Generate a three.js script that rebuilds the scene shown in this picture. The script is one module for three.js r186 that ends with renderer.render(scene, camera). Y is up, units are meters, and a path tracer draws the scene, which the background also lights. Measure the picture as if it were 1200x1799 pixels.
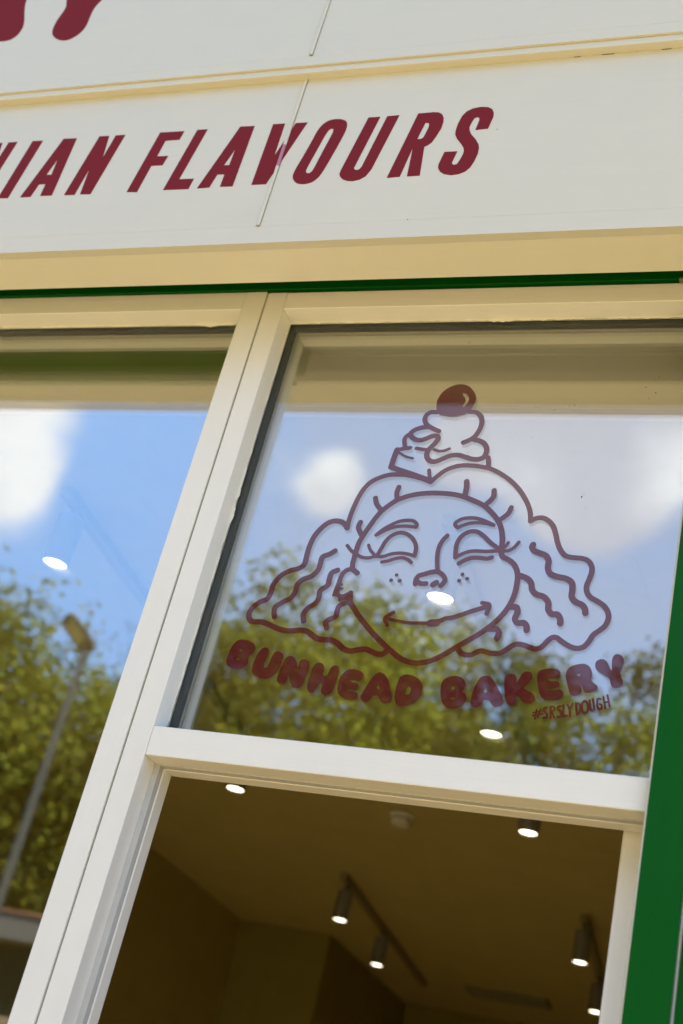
import * as THREE from 'three';
import { RoundedBoxGeometry } from 'three/addons/geometries/RoundedBoxGeometry.js';
import { mergeGeometries } from 'three/addons/utils/BufferGeometryUtils.js';

// ---------------------------------------------------------------- camera, sky, sun, exposure
const scene = new THREE.Scene();
const camera = new THREE.PerspectiveCamera(40.775, 683 / 1024, 0.05, 900);
camera.filmGauge = 36;
camera.position.set(0, 1.6, 2.0);
camera.up.set(-0.03575306, 0.85072628, 0.52439156);
camera.lookAt(new THREE.Vector3(-0.3679451, 0.47666148, -0.79837976).add(camera.position));
camera.focus = 2.47;
camera.userData.fStop = 3.2;

const renderer = new THREE.WebGLRenderer({ antialias: true });
renderer.setSize(683, 1024);
renderer.toneMapping = THREE.LinearToneMapping;
renderer.toneMappingExposure = 2.75;
renderer.shadowMap.enabled = true;

const SUN = new THREE.Vector3(0.36, 0.88, -0.30).normalize();
const sun = new THREE.DirectionalLight(new THREE.Color(1.0, 0.93, 0.82), 5);
sun.position.copy(SUN).multiplyScalar(60);
sun.castShadow = true;
sun.shadow.mapSize.set(4096, 4096);
Object.assign(sun.shadow.camera, { left: -40, right: 40, top: 40, bottom: -40, near: 1, far: 160 });
scene.add(sun); scene.add(sun.target);

// seeded noise
let seed = 7;
const rnd = () => { seed = (seed * 1664525 + 1013904223) >>> 0; return seed / 4294967296; };
const rr = (a, b) => a + (b - a) * rnd();
const gauss = () => (rnd() + rnd() + rnd() + rnd() - 2) * 0.87 * 2;
function hash3(x, y, z) {
  let h = Math.imul(x, 374761393) ^ Math.imul(y, 668265263) ^ Math.imul(z, 2147483647 ^ 1274126177);
  h = Math.imul(h ^ (h >>> 13), 1274126177); h ^= h >>> 16;
  return (h >>> 0) / 4294967296;
}
function noise3(x, y, z) {
  const xi = Math.floor(x), yi = Math.floor(y), zi = Math.floor(z);
  let u = x - xi, v = y - yi, w = z - zi;
  u = u * u * (3 - 2 * u); v = v * v * (3 - 2 * v); w = w * w * (3 - 2 * w);
  const L = (a, b, t) => a + (b - a) * t;
  return L(L(L(hash3(xi, yi, zi), hash3(xi + 1, yi, zi), u), L(hash3(xi, yi + 1, zi), hash3(xi + 1, yi + 1, zi), u), v),
    L(L(hash3(xi, yi, zi + 1), hash3(xi + 1, yi, zi + 1), u), L(hash3(xi, yi + 1, zi + 1), hash3(xi + 1, yi + 1, zi + 1), u), v), w);
}
function fbm(x, y, z, n) { let s = 0, a = 0.5, t = 0; for (let i = 0; i < n; i++) { s += a * noise3(x, y, z); t += a; x = x * 2.03 + 11.7; y = y * 2.03 + 5.3; z = z * 2.03 + 3.1; a *= 0.5; } return s / t; }
const sstep = (a, b, x) => { const t = Math.min(1, Math.max(0, (x - a) / (b - a))); return t * t * (3 - 2 * t); };

// the sky: blue air with fair-weather cumulus; the cloud bank that the panes mirror stands opposite the shop
const CLOUDS = [ // azimuth from the shop's outward normal, elevation, half width, half height (degrees), weight
  [-41.2, 28.4, 3.9, 3.2, 0.72], [-39.6, 25.4, 2.0, 1.6, 0.55], [-33.2, 26, 2.9, 6, -0.9],
  [-25.2, 29.6, 2.0, 2.2, 0.85], [-17, 34, 3.4, 2.4, 0.65], [-13.3, 31.0, 4.2, 2.6, 0.8], [-20.5, 31.8, 2.0, 1.8, 0.6], [-9.5, 34, 2, 2, 0.4], [-27.8, 33.4, 1.8, 1.6, -0.2], [-20.0, 28.0, 2.6, 1.2, -0.12], 
];
{
  const W = 2048, H = 1024, data = new Float32Array(W * H * 4);
  for (let j = 0; j < H; j++) {
    const el = ((j + 0.5) / H - 0.5) * Math.PI, y = Math.sin(el), c = Math.cos(el), elD = el * 180 / Math.PI;
    for (let i = 0; i < W; i++) {
      const k = (j * W + i) * 4;
      if (y < -0.02) { data[k] = 0.25; data[k + 1] = 0.24; data[k + 2] = 0.22; data[k + 3] = 1; continue; }
      const az = ((i + 0.5) / W - 0.5) * 2 * Math.PI, x = Math.cos(az) * c, z = Math.sin(az) * c;
      const up = Math.max(0, y);
      let r = 0.185 + 0.18 * Math.exp(-up * 5), g = 0.36 + 0.12 * Math.exp(-up * 5), b = 0.74 - 0.06 * Math.exp(-up * 5);
      const toSun = Math.max(0, x * SUN.x + y * SUN.y + z * SUN.z), glow = 0.25 * Math.pow(toSun, 6);
      r += glow; g += glow * 0.95; b += glow * 0.85;
      const outAz = Math.atan2(x, z) * 180 / Math.PI;
      let bias = 0;
      for (const q of CLOUDS) { const dx = (outAz - q[0]) / q[2], dy = (elD - q[1]) / q[3], d2 = dx * dx + dy * dy; if (d2 < 9) bias += q[4] * Math.exp(-d2); }
      const s = 1 / (0.35 + up), big = fbm(x * s * 2.1 + 4, y * 2.2, z * s * 2.1, 3), n = fbm(x * 9, y * 12 + 3, z * 9, 7);
      const d = sstep(0.55, 0.70, 0.40 * big + 0.60 * n + bias * 0.5 + 0.05 - 0.25 * Math.exp(-up * 9));
      // a thin grey-violet sheet of high cloud behind the cumulus
      const veil = Math.min(0.8, Math.max(0, 0.72 * Math.exp(-Math.pow((outAz + 16.5) / 13.5, 6) - Math.pow((elD - 31) / 9, 4)) * (0.6 + 0.9 * (fbm(x * 5 + 2, y * 14, z * 5, 4) - 0.2))));
      r += (0.35 - r) * veil; g += (0.37 - g) * veil; b += (0.48 - b) * veil;
      const zen = 1.08 - 0.5 * sstep(0.5, 1, y); // the air is darker overhead than towards the horizon
      const body = sstep(0.3, 0.7, fbm(x * 8 + 9, y * 11, z * 8, 5));
      const cr = 0.44 + 0.26 * body, cg = 0.45 + 0.26 * body, cb = 0.55 + 0.22 * body;
      data[k] = (r + (cr - r) * d) * zen; data[k + 1] = (g + (cg - g) * d) * zen; data[k + 2] = (b + (cb - b) * d) * zen; data[k + 3] = 1;
    }
  }
  const tex = new THREE.DataTexture(data, W, H, THREE.RGBAFormat, THREE.FloatType);
  tex.mapping = THREE.EquirectangularReflectionMapping;
  tex.magFilter = THREE.LinearFilter; tex.minFilter = THREE.LinearFilter; tex.needsUpdate = true;
  scene.background = tex; scene.environment = tex;
}

// outlines measured on the sign board and on the pane, in millimetres on those planes
const FASCIA_LETTERS = [{"n":"N","s":0,"z":0.214,"o":[-1627.5,3413.3,-1600.7,3582.1,-1576.3,3580.9,-1569.8,3516.8,-1560.1,3581.1,-1536.5,3580.7,-1562.5,3411.8,-1588.2,3412.9,-1591.3,3484.5,-1601.4,3412.5],"h":[]},{"n":"N","s":0,"z":0.214,"o":[-1901.3,3416.4,-1874.5,3585.2,-1850.1,3584.0,-1843.6,3519.9,-1833.9,3584.2,-1810.3,3583.8,-1836.3,3414.9,-1862.0,3416.0,-1865.1,3487.6,-1875.2,3415.6],"h":[]},{"n":"I","s":0,"z":0.214,"o":[-1770.5,3582.7,-1743.6,3581.8,-1767.7,3414.3,-1794.1,3415.0],"h":[]},{"n":"A","s":0,"z":0.214,"o":[-1737.3,3414.0,-1691.0,3582.6,-1657.1,3581.3,-1657.9,3414.3,-1687.2,3414.9,-1686.5,3448.8,-1703.0,3449.3,-1710.7,3413.9],"h":[[-1683.0,3520.2,-1694.9,3476.1,-1682.0,3475.8]]},{"n":"F","s":0,"z":0.214,"o":[-1476.4,3411.8,-1452.2,3579.8,-1394.2,3578.5,-1398.1,3554.1,-1430.9,3554.0,-1436.8,3509.6,-1410.3,3508.7,-1415.3,3482.7,-1441.5,3482.8,-1451.5,3410.2],"h":[]},{"n":"L","s":0,"z":0.214,"o":[-1391.4,3411.8,-1363.8,3579.6,-1339.7,3579.1,-1362.8,3439.6,-1328.7,3438.7,-1333.0,3410.6],"h":[]},{"n":"A","s":0,"z":0.214,"o":[-1313.7,3410.8,-1264.7,3579.6,-1231.8,3578.5,-1234.0,3410.9,-1262.4,3411.9,-1262.0,3445.4,-1278.1,3446.3,-1286.2,3411.4],"h":[[-1257.8,3514.8,-1270.6,3471.1,-1258.8,3471.1]]},{"n":"V","s":0,"z":0.214,"o":[-1193.0,3412.0,-1190.6,3579.5,-1163.8,3578.9,-1163.6,3488.6,-1139.6,3577.9,-1113.6,3577.3,-1161.0,3411.9],"h":[]},{"n":"O","s":1,"z":0.214,"o":[-1053.4,3580.8,-1039.3,3578.5,-1029.4,3572.8,-1025.0,3564.4,-1023.7,3548.6,-1028.5,3517.7,-1038.5,3469.2,-1045.6,3439.3,-1051.2,3423.1,-1060.4,3411.7,-1071.2,3407.1,-1083.1,3406.4,-1095.0,3410.3,-1103.9,3419.4,-1107.8,3428.8,-1107.4,3444.0,-1099.6,3480.3,-1090.8,3523.2,-1085.5,3551.1,-1078.5,3567.9,-1067.4,3578.0],"h":[[-1052.0,3552.8,-1050.8,3544.8,-1054.1,3523.1,-1061.3,3483.4,-1067.2,3448.6,-1069.8,3439.6,-1074.6,3434.8,-1080.7,3436.8,-1082.9,3443.7,-1080.2,3461.8,-1072.7,3499.8,-1065.1,3538.2,-1061.6,3548.9,-1057.2,3554.2]]},{"n":"U","s":0,"z":0.214,"o":[-982.7,3578.4,-957.7,3578.1,-981.9,3442.0,-980.5,3438.0,-974.5,3435.5,-969.2,3438.1,-966.2,3445.3,-943.3,3578.0,-917.8,3578.6,-944.2,3436.1,-946.4,3430.3,-952.8,3417.4,-962.7,3409.8,-976.0,3406.6,-988.1,3408.1,-998.8,3413.3,-1006.6,3421.4,-1008.8,3427.5,-1008.3,3438.0],"h":[]},{"n":"R","s":0,"z":0.214,"o":[-907.6,3410.3,-879.1,3579.2,-847.7,3579.8,-836.9,3578.1,-828.8,3572.0,-823.9,3562.3,-822.2,3549.8,-823.5,3533.1,-828.9,3513.9,-834.8,3497.8,-841.4,3490.8,-848.0,3486.8,-841.9,3411.3,-867.3,3411.1,-871.1,3485.2,-881.7,3411.3],"h":[[-858.8,3551.8,-852.4,3550.9,-850.1,3546.3,-849.9,3538.6,-853.7,3517.6,-855.9,3511.1,-859.9,3508.4,-866.9,3508.8]]},{"n":"S","s":0,"z":0.214,"o":[-728.6,3524.3,-753.3,3522.7,-750.0,3549.0,-751.5,3555.3,-756.0,3557.2,-760.9,3554.6,-764.2,3544.3,-766.3,3532.4,-764.8,3523.2,-759.5,3512.1,-747.9,3497.6,-739.8,3483.5,-737.5,3474.5,-737.0,3459.7,-740.6,3439.5,-745.7,3424.8,-752.8,3415.7,-764.9,3409.4,-780.1,3407.9,-794.1,3411.6,-803.4,3418.7,-809.1,3428.8,-810.0,3437.6,-804.3,3469.7,-778.8,3469.1,-783.8,3441.5,-783.0,3437.0,-778.8,3433.7,-773.3,3436.2,-769.6,3446.2,-766.4,3459.2,-765.8,3468.0,-768.2,3477.1,-773.8,3486.5,-785.8,3502.5,-791.3,3513.5,-792.8,3524.2,-791.3,3543.8,-787.0,3563.3,-780.1,3574.9,-767.8,3582.3,-752.3,3584.7,-738.3,3582.4,-729.3,3576.0,-724.7,3566.3,-723.5,3555.6],"h":[]},{"n":"R","s":1,"z":0.237,"o":[-1964.2,4092.3,-1954.2,4050.0,-1950.3,4025.3,-1941.0,3996.0,-1928.6,3962.5,-1924.8,3942.4,-1927.5,3921.3,-1938.6,3905.3,-1955.4,3899.8,-1971.5,3900.4,-1994.1,3908.8,-2026.4,3932.6,-2057.6,3968.6,-2089.5,4021.4,-2115.3,4090.9,-2165.7,4179.0,-2147.0,4249.1,-2057.7,4238.0,-1981.2,4169.7],"h":[]},{"n":"Y","s":1,"z":0.237,"o":[-1839.2,4048.7,-1833.3,4019.9,-1827.2,3999.2,-1828.5,3981.7,-1834.1,3955.2,-1835.4,3928.2,-1831.2,3910.3,-1822.4,3896.9,-1808.3,3886.3,-1792.2,3880.0,-1777.1,3880.2,-1763.2,3887.9,-1751.5,3901.5,-1745.1,3921.6,-1745.0,3946.5,-1745.5,3973.6,-1741.6,3992.5,-1733.6,4008.9,-1721.4,4030.6,-1692.2,4069.6,-1656.8,4099.7,-1677.4,4143.4,-1722.7,4159.3,-1762.2,4121.1,-1793.0,4093.7,-1822.3,4122.8,-1858.1,4186.6,-1904.2,4207.1,-1909.9,4170.3,-1873.3,4106.6],"h":[]}];
const V_JOINT = [-1153.5,3520.8,-1147.7,3527.6,-1145.0,3479.3,-1150.9,3445.7];
const DECAL_STROKES = [{"n":"frosting","s":[{"w":9.93,"p":[-808.6,3063.5,-821.1,3062.9,-828.3,3056.7,-830.3,3048.1,-827.1,3038.3,-818.7,3030.0,-807.0,3023.6,-796.7,3019.0]},{"w":10.13,"p":[-743.4,3065.0,-731.9,3063.9,-721.2,3055.5,-716.6,3044.7,-716.1,3032.8,-718.8,3019.6,-725.6,3006.4,-734.4,2999.1,-743.7,2994.2]},{"w":10.56,"p":[-820.5,3028.7,-834.7,3026.1,-847.0,3019.8,-851.8,3012.4,-848.2,3005.2,-839.7,2999.4,-828.9,2997.7,-817.3,3002.2,-806.9,3007.7,-797.6,3007.9,-794.7,3001.5,-798.6,2991.8,-806.5,2979.7,-810.3,2967.8,-807.2,2957.2,-798.6,2950.4,-788.4,2950.7,-777.3,2956.8,-762.4,2964.2,-748.5,2965.8,-733.5,2961.5,-720.7,2957.6,-707.6,2957.5,-698.5,2962.3,-695.4,2972.9,-696.8,2983.4,-704.1,2993.8,-715.2,2999.5,-722.5,3000.5]},{"w":6.59,"p":[-797.7,2976.9,-786.8,2973.8,-776.8,2975.0,-768.4,2979.4]},{"w":9.63,"p":[-689.7,2961.4,-687.1,2951.0,-686.3,2941.8]}]},{"n":"cake_slice","s":[{"w":9.0,"p":[-857.4,3008.7,-861.3,3000.2,-856.5,2979.8]},{"w":8.94,"p":[-871.1,2974.2,-860.2,2977.3,-846.1,2980.0]},{"w":11.59,"p":[-871.2,2974.7,-873.4,2955.5,-874.7,2935.3]},{"w":11.37,"p":[-874.7,2935.3,-856.2,2928.8,-829.5,2920.2,-790.9,2906.8]},{"w":5.33,"p":[-864.5,2967.7,-850.2,2959.7,-835.9,2956.0]},{"w":7.98,"p":[-833.0,2979.1,-820.5,2977.0,-812.0,2976.0]},{"w":7.59,"p":[-798.3,2930.5,-794.9,2917.8,-791.3,2908.6]}]},{"n":"hair_outline","s":[{"w":9.65,"p":[-931.5,2798.0,-931.9,2815.6,-929.7,2838.6,-925.5,2861.8,-919.0,2883.2,-907.6,2900.6,-892.7,2910.7,-875.2,2917.6,-856.6,2919.3,-841.4,2918.7,-821.9,2915.1,-802.1,2909.4,-790.0,2904.5]},{"w":9.28,"p":[-790.0,2904.5,-778.2,2919.6,-765.8,2931.6,-750.7,2939.4,-734.8,2943.0,-716.6,2942.9,-698.0,2940.9,-679.1,2936.2,-659.5,2926.4,-639.4,2912.5,-622.6,2896.7,-609.3,2879.9,-597.5,2860.3,-591.5,2844.6,-588.6,2828.8]},{"w":9.72,"p":[-588.5,2828.5,-578.9,2834.6,-567.8,2835.9,-556.6,2830.6,-546.6,2820.2,-539.6,2804.5,-533.1,2785.7,-525.4,2771.3,-515.7,2761.3,-502.5,2758.3,-487.8,2757.6,-476.5,2754.1,-468.3,2744.3,-466.1,2733.1,-468.0,2718.7,-471.1,2704.2,-468.9,2692.2,-461.4,2682.7,-448.0,2675.5,-436.4,2667.4,-428.9,2657.0,-426.5,2645.3,-429.9,2631.4,-439.0,2620.9,-447.5,2612.5,-452.8,2600.4,-460.8,2589.2,-472.6,2585.7,-485.4,2589.1,-498.8,2596.8,-508.6,2602.9,-515.6,2602.4,-523.2,2593.9,-530.5,2583.6,-538.7,2579.0,-549.8,2581.1,-563.0,2584.9,-573.9,2585.4,-583.7,2579.3,-598.0,2567.4,-610.1,2564.5,-621.3,2565.9,-632.6,2568.0,-641.2,2564.3,-647.7,2559.8,-656.6,2558.1,-666.5,2561.2,-674.5,2569.5]},{"w":10.86,"p":[-931.8,2798.0,-939.1,2806.8,-950.8,2811.9,-963.3,2811.4,-974.5,2805.2,-985.8,2790.9,-993.3,2774.7,-997.1,2751.9,-997.2,2731.7,-997.5,2716.1,-1004.8,2707.9,-1022.1,2701.4,-1036.4,2691.7,-1043.9,2680.2,-1048.3,2668.9,-1048.4,2653.5,-1052.1,2640.2,-1064.9,2632.8,-1074.7,2622.4,-1079.7,2610.1,-1077.8,2599.5,-1070.6,2592.5,-1053.8,2592.6,-1040.7,2590.4,-1020.1,2583.4,-1002.5,2579.4,-988.2,2579.5,-968.4,2582.0,-957.9,2580.7,-947.6,2575.0,-934.3,2568.1,-921.1,2566.5,-908.5,2567.0,-894.6,2562.0,-879.5,2551.5,-866.3,2548.6,-852.2,2552.4,-840.2,2554.6,-826.9,2550.5,-813.8,2547.0,-805.5,2548.4,-800.6,2554.0]}]},{"n":"face_outline","s":[{"w":10.26,"p":[-902.8,2747.6,-901.4,2765.8,-896.8,2782.3,-888.0,2805.2,-875.4,2832.5,-863.7,2847.5,-848.0,2861.7,-831.3,2870.6,-813.8,2876.1,-796.0,2879.2,-781.5,2880.6,-770.5,2880.8,-754.0,2880.3,-735.4,2878.3,-718.3,2873.8,-699.0,2866.4,-679.5,2857.0,-662.9,2843.5,-647.6,2826.2,-638.5,2808.8,-633.8,2791.3,-631.6,2773.8,-630.2,2760.3,-626.3,2752.8,-615.2,2747.6,-605.4,2740.5,-597.4,2728.9,-593.2,2714.6,-592.3,2700.1,-592.7,2683.6,-596.1,2665.0,-602.5,2648.3,-612.5,2631.4,-624.7,2616.4,-638.8,2602.3,-654.9,2589.0,-676.0,2572.4,-703.8,2550.4,-720.7,2541.1,-738.5,2536.0,-753.7,2536.3,-769.9,2541.0,-787.4,2551.6,-805.6,2564.2,-824.5,2579.1,-844.0,2596.1,-864.2,2615.4,-880.3,2633.2,-892.6,2651.5,-893.3,2663.1]},{"w":10.09,"p":[-902.8,2747.7,-903.0,2735.3,-903.0,2722.1,-900.4,2712.4,-889.7,2704.3]}]},{"n":"ear","s":[{"w":9.41,"p":[-900.8,2712.4,-910.3,2709.7,-916.9,2702.7,-919.6,2692.8,-920.1,2681.9,-921.5,2671.0,-922.5,2662.3]}]},{"n":"eye","s":[{"w":6.89,"p":[-922.7,2760.7,-913.0,2751.1,-901.9,2743.6,-887.5,2737.4,-874.4,2737.1,-862.6,2741.7]},{"w":6.13,"p":[-881.4,2763.8,-875.3,2753.1,-864.8,2743.6]},{"w":8.03,"p":[-859.4,2743.9,-855.2,2758.1,-849.6,2774.5,-841.0,2786.0,-827.7,2792.8,-814.6,2791.4,-802.1,2783.9,-793.5,2773.3,-789.3,2761.6,-788.9,2746.8]},{"w":6.8,"p":[-860.5,2740.8,-847.8,2741.5,-834.4,2747.3,-816.8,2750.2,-802.1,2749.0,-788.7,2745.8]},{"w":6.77,"p":[-848.0,2729.6,-835.1,2733.3,-821.7,2739.0,-809.4,2740.7,-799.6,2737.3,-792.1,2731.8]}]},{"n":"eyebrow","s":[{"w":7.33,"p":[-871.4,2785.6,-860.3,2798.3,-847.6,2808.1,-834.5,2815.8,-820.5,2819.5,-805.7,2818.7,-797.7,2811.4,-798.5,2806.3]},{"w":6.92,"p":[-871.4,2785.6,-856.2,2796.5,-839.4,2804.4,-821.6,2807.2,-806.9,2806.9,-798.5,2806.3]}]},{"n":"eye","s":[{"w":8.59,"p":[-712.3,2747.0,-714.6,2763.6,-714.0,2779.4,-707.0,2793.6,-694.3,2801.8,-681.9,2801.7,-668.2,2793.5,-653.6,2780.5,-636.0,2768.7]},{"w":6.99,"p":[-712.3,2747.0,-701.4,2754.5,-690.1,2760.0,-676.5,2762.1,-659.1,2762.2,-635.3,2764.9]},{"w":8.04,"p":[-703.9,2734.9,-693.9,2742.2,-682.6,2747.7,-667.1,2748.6,-654.8,2747.7,-645.8,2750.7]},{"w":5.83,"p":[-632.4,2767.9,-626.2,2772.1,-621.0,2782.1]},{"w":6.54,"p":[-631.9,2765.0,-618.2,2765.8,-609.1,2773.0,-602.4,2784.1]}]},{"n":"eyebrow","s":[{"w":7.18,"p":[-653.9,2817.0,-670.1,2824.2,-686.9,2829.5,-703.0,2829.8,-716.6,2826.1,-725.7,2817.7,-724.8,2812.7,-718.7,2809.0]},{"w":6.74,"p":[-719.6,2808.9,-709.1,2814.4,-697.5,2819.0,-683.6,2820.6,-669.4,2820.2,-654.8,2816.9]}]},{"n":"hair_strand","s":[{"w":10.17,"p":[-908.2,2811.5,-909.4,2800.1,-900.1,2784.2]}]},{"n":"hair_strand","s":[{"w":9.88,"p":[-890.6,2865.3,-885.5,2852.9,-873.0,2838.8]}]},{"n":"hair_strand","s":[{"w":9.87,"p":[-849.6,2890.9,-850.9,2879.3,-847.5,2863.8]}]},{"n":"hair_strand","s":[{"w":10.6,"p":[-721.0,2907.8,-718.9,2894.4,-718.9,2876.9]}]},{"n":"hair_strand","s":[{"w":9.85,"p":[-665.7,2890.1,-665.0,2875.8,-676.3,2859.1]}]},{"n":"hair_strand","s":[{"w":9.31,"p":[-628.0,2855.0,-631.2,2842.9,-644.5,2828.3]}]},{"n":"nose","s":[{"w":8.17,"p":[-735.9,2791.2,-743.3,2778.9,-746.6,2763.8,-746.2,2748.1,-743.1,2730.7,-739.6,2717.6]},{"w":9.27,"p":[-772.4,2706.0,-762.4,2709.8,-749.7,2714.8,-739.2,2715.5,-729.5,2710.7,-722.9,2701.6,-724.3,2694.1,-728.5,2688.0]},{"w":9.14,"p":[-772.4,2706.0,-775.9,2699.4,-775.7,2688.8]},{"w":8.89,"p":[-774.1,2695.3,-766.3,2690.4,-755.7,2691.1]},{"w":11.05,"p":[-742.7,2689.4,-737.4,2693.9]}]},{"n":"mouth","s":[{"w":7.2,"p":[-804.2,2629.1,-817.1,2616.7,-810.4,2603.8]},{"w":6.33,"p":[-813.3,2617.0,-793.0,2613.3,-773.2,2611.3,-754.1,2612.1,-737.1,2613.3]},{"w":14.1,"p":[-732.4,2613.7,-726.8,2614.1,-721.3,2615.1]},{"w":8.59,"p":[-720.6,2616.6,-712.0,2621.3,-706.6,2624.5,-697.5,2626.2,-680.0,2633.6,-662.8,2642.0,-636.7,2653.0]},{"w":7.37,"p":[-647.2,2659.4,-633.5,2656.3,-636.0,2638.8]}]},{"n":"hair_strand","s":[{"w":10.38,"p":[-943.8,2748.0,-952.5,2740.8,-965.2,2733.5,-966.1,2720.1,-967.0,2706.8,-976.0,2693.1,-992.5,2684.4,-1000.3,2674.1,-1000.5,2658.8,-1005.4,2645.5,-1019.5,2635.9,-1031.1,2624.3,-1031.3,2613.5,-1027.7,2604.1]}]},{"n":"hair_strand","s":[{"w":10.2,"p":[-929.0,2708.0,-938.9,2701.9,-940.8,2688.7,-940.7,2675.7,-952.2,2664.1,-951.6,2649.1,-955.0,2638.1,-967.5,2626.6,-972.9,2615.5,-969.3,2599.9]}]},{"n":"hair_strand","s":[{"w":10.0,"p":[-898.0,2642.0,-908.4,2634.9,-909.9,2624.2,-910.4,2613.6,-921.8,2606.5,-926.2,2599.9,-921.7,2589.7]}]},{"n":"hair_strand","s":[{"w":10.99,"p":[-576.0,2780.3,-577.0,2774.9,-573.2,2768.7,-562.2,2764.0,-550.4,2759.4,-543.7,2749.3,-542.9,2734.8,-537.7,2724.7,-525.9,2719.2,-509.1,2716.1,-497.2,2708.7,-494.3,2694.6,-493.2,2680.5,-484.8,2672.0,-473.4,2666.8,-467.2,2658.3,-466.4,2652.4]}]},{"n":"hair_strand","s":[{"w":10.84,"p":[-587.2,2716.5,-574.2,2711.1,-566.9,2702.3,-563.5,2690.2,-555.0,2682.5,-541.6,2678.3,-531.8,2667.8,-529.7,2653.9,-522.3,2646.4,-513.2,2646.1,-506.6,2637.6,-506.1,2629.7]}]},{"n":"hair_strand","s":[{"w":10.82,"p":[-594.6,2655.4,-585.4,2655.1,-582.1,2646.2,-584.3,2631.9,-578.7,2625.3,-567.9,2626.1,-561.9,2619.6,-561.2,2612.7]}]},{"n":"hair_strand","s":[{"w":10.82,"p":[-625.4,2610.3,-612.6,2610.3,-607.7,2603.6,-609.3,2593.6]}]},{"n":"letter","s":[{"w":2.58,"p":[-520.7,2470.1,-521.3,2453.6]},{"w":2.58,"p":[-514.7,2472.4,-516.9,2456.2]},{"w":2.59,"p":[-526.0,2463.7,-511.8,2468.5]},{"w":2.58,"p":[-525.7,2458.7,-510.2,2463.6]}]},{"n":"letter","s":[{"w":3.87,"p":[-504.8,2474.7,-508.8,2473.0,-508.2,2468.0,-503.2,2464.3,-502.4,2458.5,-507.6,2456.6]}]},{"n":"letter","s":[{"w":3.53,"p":[-498.9,2477.0,-496.3,2456.9]},{"w":3.22,"p":[-498.5,2476.7,-493.8,2477.5,-491.5,2473.0,-496.4,2467.4]},{"w":3.21,"p":[-495.5,2467.2,-489.8,2458.4]}]},{"n":"letter","s":[{"w":3.85,"p":[-482.0,2479.4,-486.9,2477.3,-486.3,2473.5,-480.6,2469.8,-479.4,2462.1,-485.1,2460.2]}]},{"n":"letter","s":[{"w":3.52,"p":[-478.4,2481.8,-475.9,2462.2]},{"w":3.52,"p":[-475.9,2462.4,-469.9,2464.0]}]},{"n":"letter","s":[{"w":3.53,"p":[-472.0,2482.9,-467.2,2474.5]},{"w":3.53,"p":[-463.4,2485.4,-466.9,2474.5,-465.3,2464.1]}]},{"n":"letter","s":[{"w":3.51,"p":[-458.6,2487.0,-454.7,2467.8]},{"w":3.52,"p":[-458.1,2486.7,-452.9,2485.9,-450.5,2478.6,-450.5,2471.1,-454.4,2467.9]}]},{"n":"letter","s":[{"w":3.82,"p":[-445.6,2491.8,-448.4,2487.2,-447.6,2478.9,-444.5,2472.5,-440.1,2472.1,-438.0,2476.4,-439.3,2486.3,-442.2,2491.4,-445.6,2491.8]}]},{"n":"letter","s":[{"w":3.81,"p":[-437.1,2494.1,-434.0,2480.2,-431.5,2476.4,-428.3,2477.7,-428.6,2482.3,-432.4,2496.7]}]},{"n":"letter","s":[{"w":3.49,"p":[-419.9,2497.9,-424.1,2498.2,-424.9,2492.7,-423.4,2484.5,-420.2,2480.2,-416.3,2482.2,-417.4,2488.4,-420.2,2488.8]}]},{"n":"letter","s":[{"w":3.49,"p":[-415.8,2502.0,-410.6,2482.7]},{"w":3.48,"p":[-409.7,2505.6,-403.7,2486.1]},{"w":3.18,"p":[-413.0,2491.9,-406.8,2494.8]}]}];
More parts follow.
